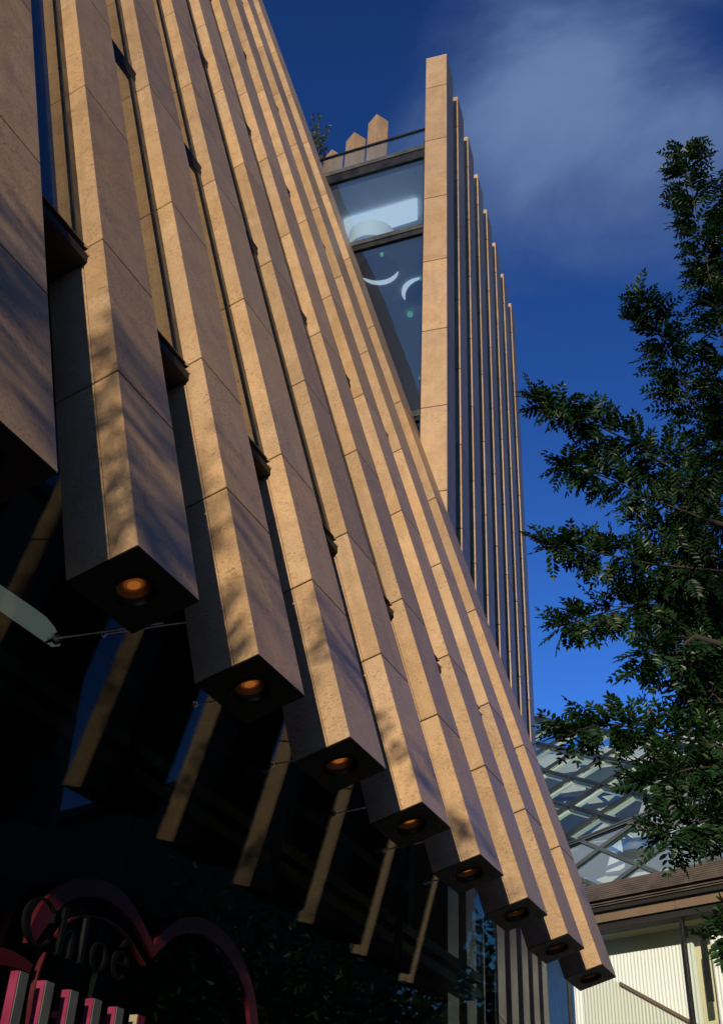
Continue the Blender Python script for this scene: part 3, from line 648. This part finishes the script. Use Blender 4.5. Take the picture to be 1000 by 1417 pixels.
corr(-1.95, .60, .55, .1, 6.22 + E_, M['corr'], 'corrugated_wall')
corr(-4.2, -2.12, .8, .1, 6.5 + E_, M['corr'], 'corrugated_wall')
corr(1.02, 3.3, .45, .1, 6.3 + E_, M['corr'], 'corrugated_wall')
b = MB(); pbox(b, sL, sR, 1.0, 1.1, 0, 7.1 + E_, M['grn_wall']); pbox(b, sL, sR, .32, 1.0, 6.66 + E_, 6.70 + E_, M['grn_wall']); b.build('back_wall', pav)
# diagonal stair string with cream lower sheet in front of the white one
pA = PV(-1.12, .42, 5.66 + E_); pB = PV(.66, .42, 4.62 + E_)
b = MB(); b.bar(PV(-1.02, .40, 5.62 + E_), PV(.62, .40, 4.64 + E_), .06, .05, M['tan'], nP); b.build('stair_string', pav)
corrz = lambda s: 5.57 + E_ - (s + .95) * (.98 / 1.64)
b = MB(); k = b.mi(M['corr2']); n = 198; s0, s1 = -1.93, .62
for i in range(n + 1):
    s = s0 + (s1 - s0) * i / n; off = .010 * math.cos(2 * math.pi * i / 6); b.v += [tuple(PV(s, .44 + off, .1)), tuple(PV(s, .44 + off, min(6.1 + E_, corrz(s))))]
for i in range(n): b.f.append((2 * i, 2 * i + 2, 2 * i + 3, 2 * i + 1)); b.m.append(k)
b.raw = True; b.build('corrugated_screen', pav, smooth=True)
b = MB()
for s, w_, z0, z1 in ((.50, .10, 6.27, 6.50), (.86, .12, 5.05, 6.2), (1.22, .12, 6.36, 6.48)): pbox(b, s, s + w_, .36, .42, z0 + E_, z1 + E_, M['metal'])
b.build('steel_post', pav)
# side and rear
b = MB(); pbox(b, sL - .1, sL, 0, 6, 0, 7.5 + E_, M['concrete']); b.build('end_wall', pav)

# ------------------------------------------------------------------ diamond-glass tower behind
O = V((0, 0, EYE))
L0 = V((-5.129, 55, 18.593)) + O; LD = V((1.745, -.334, -.962)); LU = V((1.657, -.317, .997))
nL = LD.cross(LU).normalized(); nL = nL if nL.y < 0 else -nL
Q0 = V((-6.767, 59.439, 24.087)) + O; QD = V((1.67, -1.6, -1.154)); QU = V((1.751, .166, 1.095))
nQ = QD.cross(QU).normalized(); nQ = nQ if nQ.y < 0 else -nQ
tower = thing('diamond_glass_tower', (-5, 57, 0), 'distant glass building with diamond shaped panes in a dark diagonal grid', 'building')
def to2(p, o, u, v, n):
    d = p - o; uu = u.dot(u); uv = u.dot(v); vv = v.dot(v); a = d.dot(u); c = d.dot(v); D = uu * vv - uv * uv
    return ((a * vv - c * uv) / D, (c * uu - a * uv) / D)
def clip(poly, con):
    for cx_, cy_, r in con:                      # keep cx*x+cy*y<=r
        out = []
        for i in range(len(poly)):
            p, q = poly[i], poly[(i + 1) % len(poly)]; dp = cx_ * p[0] + cy_ * p[1] - r; dq = cx_ * q[0] + cy_ * q[1] - r
            if dp <= 0: out.append(p)
            if dp * dq < 0: t = dp / (dp - dq); out.append((p[0] + (q[0] - p[0]) * t, p[1] + (q[1] - p[1]) * t))
        poly = out
        if len(poly) < 3: return []
    return poly
def cons(pts):
    cx_ = sum(p[0] for p in pts) / len(pts); cy_ = sum(p[1] for p in pts) / len(pts); c = []
    for i in range(len(pts)):
        p, q = pts[i], pts[(i + 1) % len(pts)]; nx, ny = q[1] - p[1], -(q[0] - p[0]); r = nx * p[0] + ny * p[1]
        if nx * cx_ + ny * cy_ > r: nx, ny, r = -nx, -ny, -r
        c.append((nx, ny, r))
    return c
def facet(o, u, v, n, outline_px, rng, wbar):
    pts = [to2(on_plane(x, y, o, n), o, u, v, n) for x, y in outline_px]; C = cons(pts)
    P = lambda a, c, d=0: o + u * a + v * c - n * d
    fr = MB(); rv = MB()
    for i in range(*rng[0]):
        for j in range(*rng[1]):
            cell = clip([(i, j), (i + 1, j), (i + 1, j + 1), (i, j + 1)], C)
            if len(cell) < 3: continue
            # glass, bulging out or in
            full = len(cell) == 4 and abs(cell[0][0] - i) < 1e-6 and abs(cell[2][0] - i - 1) < 1e-6 and abs(cell[2][1] - j - 1) < 1e-6
            pm = MB(); k = pm.mi(M['prada_glass']); bul = random.choice((0, 0, .22, -.22, .15))
            if full:
                g_ = 8
                for a in range(g_ + 1):
                    for c in range(g_ + 1):
                        x, y = a / g_, c / g_; h_ = bul * math.sin(math.pi * x) * math.sin(math.pi * y)
                        pm.v.append(tuple(P(i + .07 + x * .86, j + .07 + y * .86, .1 - h_)))
                for a in range(g_):
                    for c in range(g_): q = a * (g_ + 1) + c; pm.f.append((q, q + 1, q + g_ + 2, q + g_ + 1)); pm.m.append(k)
            else: pm.poly([P(a, c, .1) for a, c in cell], M['prada_glass'])
            pm.raw = True; pm.build('glass_pane', tower, smooth=True)
            # reveal funnel
            cen = (sum(p[0] for p in cell) / len(cell), sum(p[1] for p in cell) / len(cell))
            for q in range(len(cell)):
                p1, p2 = cell[q], cell[(q + 1) % len(cell)]
                f_ = .10
                s1 = (p1[0] + (cen[0] - p1[0]) * f_, p1[1] + (cen[1] - p1[1]) * f_); s2 = (p2[0] + (cen[0] - p2[0]) * f_, p2[1] + (cen[1] - p2[1]) * f_)
                rv.poly([P(*p1, .16), P(*p2, .16), P(*s2, .40), P(*s1, .40)], M['reveal'])
    lo = (min(p[0] for p in pts), min(p[1] for p in pts)); hi = (max(p[0] for p in pts), max(p[1] for p in pts))
    def seg(p, q):
        t0, t1 = 0, 1
        for cx_, cy_, r in C:
            dp = cx_ * p[0] + cy_ * p[1] - r; dq = cx_ * q[0] + cy_ * q[1] - r
            if dp > 0 and dq > 0: return None
            if dp * dq < 0:
                t = dp / (dp - dq)
                if dp > 0: t0 = max(t0, t)
                else: t1 = min(t1, t)
        if t0 >= t1: return None
        return [(p[0] + (q[0] - p[0]) * t, p[1] + (q[1] - p[1]) * t) for t in (t0, t1)]
    for i in range(rng[0][0], rng[0][1] + 1):
        s = seg((i, -60), (i, 60))
        if s: fr.bar(P(*s[0], .02), P(*s[1], .02), wbar, .16, M['prada_frame'], n)
    for j in range(rng[1][0], rng[1][1] + 1):
        s = seg((-60, j), (60, j))
        if s: fr.bar(P(*s[0], .0), P(*s[1], .0), wbar, .16, M['prada_frame'], n)
    for q in range(len(pts)):
        fr.bar(P(*pts[q], .0), P(*pts[(q + 1) % len(pts)], .0), wbar * 1.1, .2, M['prada_frame'], n)
    fr.build('diagonal_grid', tower); rv.raw = True; rv.build('pane_reveal', tower)
facet(L0, LD, LU, nL, [(700, 1202.5), (785, 1169), (893, 1126), (1060, 1060), (1060, 1245), (700, 1300)], ((-6, 9), (-5, 9)), .17)
facet(Q0, QD, QU, nQ, [(690, 984), (735, 992), (800, 1004), (1060, 1052), (1060, 1060), (893, 1126), (785, 1169), (700, 1202)], ((-4, 9), (-5, 9)), .15)
# inside: slanting pale ceilings and floors, sunlit through the glass
b = MB()
for z0 in (16.6, 19.6, 22.6, 25.8, 29):
    b.obox(V((-14, 57.5 + (z0 - 16.6) * .85, z0)), V((22, -4.2, 0)), V((2, 8, 0)), V((0, 0, .35)), M['prada_in'])
b.build('floor_slab', tower)
b = MB()
for x0, y0, z0, sx_, sz_ in ((-9.2, 61, 24, 1.1, 1.4), (-6.2, 60.5, 22.8, 1.6, 1.5), (-3.6, 60, 23.2, .9, 1.3), (-7.8, 62.5, 26, 1.5, 1.3), (-2.4, 58.5, 20.6, 1.2, 1.5), (-5.2, 58, 20.0, 1.0, 1.6), (-1.4, 57.8, 18.2, 1.7, 1.2)):
    b.hexa([(x0, y0, z0), (x0 + sx_, y0 - .3, z0), (x0 + sx_ * .8, y0 + .6, z0), (x0 + .1, y0 + .6, z0), (x0 + .5, y0 + .2, z0 + sz_), (x0 + sx_ * .9, y0, z0 + sz_), (x0 + sx_ * .8, y0 + .5, z0 + sz_), (x0 + .5, y0 + .5, z0 + sz_)], M['white'])
b.build('display_plinth', tower)
b = MB(); b.obox(V((-16, 72, 0)), V((30, -5, 0)), V((0, 0, 32)), V((0, .3, 0)), M['prada_back']); b.obox(V((-14, 58.2, 0)), V((30, -5, 0)), V((0, 0, 16)), V((0, .3, 0)), M['prada_back'])
b.build('back_wall', tower)

# ------------------------------------------------------------------ office block across the street (seen only mirrored in the shop window)
opp = thing('office_building', (14, 12, 0), 'tall dark office block across the street, mirrored dimly in the shop window', 'building')
opp2 = thing('office_building', (14, 30, 0), 'smaller dark office block beyond a gap across the street, mirrored in the shop window', 'building')
for par, y0, y1, h_ in ((opp, -22, 19, 19), (opp2, 26.5, 34, 15)):
    b = MB(); b.box(12.5, 24, y0, y1, 0, h_, M['opp']); b.build('wall', par)
    b = MB(); y = y0 + 1.2
    while y < y1 - 2:
        for q in range(int(h_ / 3.2)): b.box(12.44, 12.497, y, y + 1.7, 1.2 + q * 3.2, 3.0 + q * 3.2, M['opp_glass'])
        y += 2.7
    b.build('window_row', par)
    b = MB(); b.box(12.2, 24.3, y0 - .3, y1 + .3, h_, h_ + .3, M['opp']); b.build('roof', par)

# ------------------------------------------------------------------ foliage
def leaflet(b, base, d, nrm, ln, wd, k):
    s = d.cross(nrm).normalized(); n = len(b.v); up = nrm * (ln * .08)
    b.v += [tuple(base), tuple(base + d * ln * .32 + s * wd * .5 + up), tuple(base + d * ln * .68 + s * wd * .42 + up * .8), tuple(base + d * ln - nrm * ln * .06),
            tuple(base + d * ln * .68 - s * wd * .42 + up * .8), tuple(base + d * ln * .32 - s * wd * .5 + up)]
    b.f.append((n, n + 1, n + 2, n + 3)); b.f.append((n, n + 3, n + 4, n + 5)); b.m += [k, k]
def rnd(a=1.0): return V((random.gauss(0, a), random.gauss(0, a), random.gauss(0, a)))
def compound(b, p, d, nrm, length, pairs, k, tb=None):
    d = d.normalized(); nrm = (nrm - d * nrm.dot(d)).normalized(); s = d.cross(nrm)
    q = p.copy(); dd = d.copy(); step = length / (pairs + .6)
    for i in range(pairs):
        dd = (dd - V((0, 0, .05))).normalized(); q = q + dd * step
        t = (i + .5) / pairs; sz = .040 + .023 * math.sin(math.pi * min(1, t * .8 + .25)); 
        for sg in (1, -1):
            ld = (s * sg * .88 + dd * .48 + rnd(.08)).normalized(); leaflet(b, q + rnd(.001), ld, (nrm + rnd(.16)).normalized(), sz * random.uniform(.8, 1.15), sz * random.uniform(.34, .44), k)
    leaflet(b, q, (dd + rnd(.05)).normalized(), nrm, .05, .018, k)
    if tb is not None: tb.append((p, q))
def grow(spines, b, k, tube, density=1.0, leaf_len=.19):
    """spines: list of (list of points with half-width in metres)"""
    for pts in spines:
        for (p, wp_), (q, wq) in zip(pts, pts[1:]):
            L_ = (q - p).length; n = max(1, int(L_ / .020 * density))
            ax = (q - p).normalized()
            for i in range(n):
                t = (i + random.random()) / n; o = p.lerp(q, t); wd = wp_ + (wq - wp_) * t
                side = ax.cross(V((random.gauss(0, .35), random.gauss(-1, .5), random.gauss(0, .35)))).normalized() * random.choice((1, -1))
                tw = (side * 1.0 + ax * random.uniform(.2, .9) + rnd(.22) + V((0, 0, random.uniform(-.25, .15)))).normalized()
                reach = max(0.0, wd * random.uniform(.25, 1.05) - leaf_len * .6)
                e = o + tw * reach
                if reach > .05 and random.random() < .5: tube.tube([o, o.lerp(e, .5) + V((0, 0, .01)), e], [.003, .0022, .0015], M['bark'], 4)
                m = 1 + int(reach / .10)
                for j in range(m):
                    f = (j + 1) / m; c = o.lerp(e, f)
                    ld = (tw if j == m - 1 else (tw * .6 + tw.cross(V((0, -1, .3))).normalized() * (1 if j % 2 else -1))) + rnd(.18)
                    nr = V((0, -.25, 1)) + rnd(.38)
                    compound(b, c, ld, nr, leaf_len * random.uniform(.75, 1.15), random.choice((5, 6, 6, 7)), k)
def px_spine(px, Y0, Y1, sc=1.0):
    n = len(px); r = []
    for i, (x, y, w_) in enumerate(px):
        Y = Y0 + (Y1 - Y0) * i / max(1, n - 1); p = at(x, y, Y); d = (p - V((0, 0, EYE))).length
        r.append((p, w_ / FPX * d * sc))
    return r
tree = thing('street_tree', (2.3, 7.4, 0), 'leafy green tree with feathery compound leaves reaching in from the right', 'tree')
cr_ = MB(); k = cr_.mi(M['leaf']); tb = MB()
SP = [
 ([(1030, 700, 45), (1010, 560, 45), (1000, 470, 38), (985, 400, 34), (968, 320, 34), (955, 255, 30), (945, 200, 24)], 7.0, 6.4),
 ([(1020, 230, 30), (1000, 330, 30), (1010, 430, 30)], 6.6, 6.8),
 ([(1010, 640, 55), (960, 560, 48), (920, 480, 36), (897, 430, 26), (880, 408, 18)], 7.1, 6.5),
 ([(1000, 700, 50), (930, 650, 46), (870, 610, 38), (810, 580, 32), (775, 568, 28), (745, 552, 14)], 7.0, 5.8),
 ([(980, 720, 50), (900, 690, 46), (850, 665, 34), (800, 645, 24), (780, 645, 16)], 6.8, 6.2),
 ([(1000, 790, 55), (900, 780, 50), (830, 765, 38), (790, 755, 26), (762, 755, 16)], 6.7, 6.1),
 ([(1000, 850, 60), (930, 840, 55), (860, 840, 38), (800, 858, 26), (775, 870, 18)], 6.9, 6.3),
 ([(960, 880, 50), (930, 905, 40), (895, 900, 30), (880, 930, 18)], 6.6, 6.4),
 ([(1000, 760, 60), (940, 740, 50), (900, 735, 50)], 7.4, 7.2),
 ([(1020, 900, 60), (980, 880, 55), (950, 800, 55), (930, 760, 50)], 7.5, 7.2),
 ([(1030, 960, 55), (980, 960, 50), (955, 960, 42)], 7.2, 6.9),
 ([(1020, 1040, 50), (960, 1025, 38), (900, 1010, 26), (850, 1002, 22), (812, 1006, 18), (785, 1018, 12)], 6.6, 5.9),
 ([(1020, 1060, 38), (960, 1062, 26), (920, 1072, 22), (890, 1088, 16)], 6.5, 6.0),
 ([(1020, 1118, 32), (980, 1134, 26), (945, 1146, 20), (920, 1156, 12)], 6.4, 5.9),
 ([(1020, 1000, 40), (990, 1060, 40), (1000, 1120, 30)], 6.9, 6.7),
 ([(1050, 1285, 14), (1020, 1296, 9), (994, 1300, 5)], 6.4, 6.2),
 ([(1010, 940, 60), (960, 900, 55), (930, 850, 55), (900, 810, 45)], 7.3, 6.9),
 ([(1020, 990, 50), (985, 960, 55), (960, 930, 50)], 6.8, 6.7),
 ([(1030, 860, 60), (1000, 900, 55), (975, 980, 50)], 7.6, 7.5),
 ([(1000, 640, 50), (990, 740, 50), (985, 840, 50), (990, 930, 45)], 7.8, 7.8),
]
spn = [px_spine(p, a, c) for p, a, c in SP]
grow(spn, cr_, k, tb, density=2.5)
for pts in spn:
    n = len(pts); tb.tube([p for p, _ in pts], [.010 - .007 * i / (n - 1) for i in range(n)], M['bark'], 5)
# crown going on beyond the picture's right edge
far = []
for i in range(60):
    p = V((random.uniform(1.3, 4.2), random.uniform(5.4, 9.5), random.uniform(3.8, 7.6))); d = V((random.uniform(-1, 1), random.uniform(-1, 1), random.uniform(-.3, .6))).normalized() * random.uniform(.7, 1.3)
    far.append([(p, .45), (p + d, .3)])
grow(far, cr_, k, tb, density=.3, leaf_len=.24)
cr_.raw = True; crown = cr_.build('crown', tree)
base = V((2.3, 7.4, 0)); fork = V((2.1, 7.5, 3.6))
tr_ = MB(); tr_.tube([base, base + V((-.03, .03, 1.8)), fork, V((1.8, 7.5, 6.2)), V((1.3, 7.2, 8.6))], [.17, .14, .12, .08, .03], M['bark'], 12)
for pts in spn:
    s = pts[0][0]; m_ = V((1.95, 7.5, max(3.2, min(8.2, s.z - .6)))); tr_.tube([m_, m_.lerp(s, .5) + V((0, 0, .1)), s], [.045, .03, .017], M['bark'], 6)
tr_.build('trunk', tree, smooth=True); tw_ = tb.build('twigs', tree); tw_['kind'] = 'stuff'
# second tree, behind the viewer: dapples the fins and darkens the near crown
tree2 = thing('street_tree', (2.6, -5.0, 0), 'street tree behind the viewer whose leaves shade the fin ends', 'tree')
c2 = MB(); k2 = c2.mi(M['leaf']); t2 = MB(); f2 = []
def shade_blob(c, r, n):
    for i in range(n):
        g_ = [max(-1.5, min(1.5, random.gauss(0, 1))) for _ in range(3)]; p = c + V((g_[0] * r.x, g_[1] * r.y, g_[2] * r.z)); d = rnd(.35); f2.append([(p, .30), (p + d, .2)])
def sun_pt(p, t): return p + sd * t
shade_blob(sun_pt(V((.75, 7, 6.2)), 9.0), V((.8, .8, 1.3)), 80)
shade_blob(sun_pt(V((1.9, 7, 6.2)), 8.5), V((.9, .8, 1.4)), 70)
random.seed(21)
for c, r, n in ((F3(1.25, 1.33, 0), V((.09, .10, .12)), 18), (F3(.90, 1.6, 0), V((.12, .2, .40)), 30), (F3(2.8, 1.27, 0), V((.10, .1, .08)), 4), (F3(2.45, 1.45, -.02), V((.05, .1, .10)), 2)):
    shade_blob(sun_pt(c, 10.5), r, n)
grow(f2, c2, k2, t2, density=.22, leaf_len=.24)
c2.raw = True; c2.build('crown', tree2)
t2.tube([V((2.6, -5, 0)), V((2.5, -4.6, 3.5)), V((1.8, -3.2, 7)), V((1.6, -2.4, 9.5))], [.18, .14, .09, .03], M['bark'], 10)
t2.build('trunk', tree2)
tree3 = thing('street_tree', (11, 36, 0), 'tree beyond the office block, mirrored as a dark silhouette in the shop window', 'tree')
c3 = MB(); k3 = c3.mi(M['leaf']); t3 = MB()
for i in range(2600):
    th_ = random.uniform(0, 6.28); c = V((11, 36, 8.2)) + V((random.gauss(0, 2.0), random.gauss(0, 2.6), random.gauss(0, 1.9)))
    for j in range(5): leaflet(c3, c + rnd(.16), rnd(1).normalized(), rnd(1).normalized(), .30, .14, k3)
c3.raw = True; c3.build('crown', tree3)
t3.tube([V((11, 36, 0)), V((11, 36, 4)), V((11.2, 36.3, 8))], [.22, .18, .08], M['bark'], 10)
for i in range(9):
    d = rnd(1).normalized(); t3.tube([V((11, 36, 4.5 + i * .3)), V((11, 36, 6.2 + i * .3)) + d * 1.6, V((11, 36, 7 + i * .3)) + d * 3], [.07, .05, .02], M['bark'], 5)
t3.build('trunk', tree3)
tree4 = thing('street_tree', (10.6, 23, 0), 'tree in the gap between two office blocks, mirrored in the shop window', 'tree')
for ch in list(tree3.children):
    c = ch.copy(); COL.objects.link(c); c.parent = tree4; c.matrix_parent_inverse = Matrix.Identity(4)
    c.matrix_basis = Matrix.Translation(V((0, 0, 0))) @ Matrix.Rotation(1.9, 4, 'Z') @ Matrix.Scale(.78, 4) @ Matrix.Translation(V((-11, -36, 0)))
# shrub on the roof terrace
rs = at(447, 215, 15.2)
shrub = thing('roof_shrub', rs - V((0, 0, 1.2)), 'small dark leafy shrub on the roof terrace above the glass end wall', 'shrub')
b = MB(); k = b.mi(M['leaf2']); t = MB(); root = rs - V((.1, 0, 1.2))
for i in range(15):
    tip = at(random.uniform(432, 455), random.uniform(160, 205), 15.2 + random.uniform(-.3, .3)); mid = root.lerp(tip, .55) + rnd(.06)
    t.tube([root, mid, tip], [.014, .009, .004], M['bark'], 5)
    for j in range(26):
        q = mid.lerp(tip, random.random() * 1.05) + rnd(.02); leaflet(b, q, (rnd(1) + V((0, 0, .5))).normalized(), rnd(1).normalized(), .085, .035, k)
b.raw = True; b.build('foliage', shrub); t.build('stems', shrub)
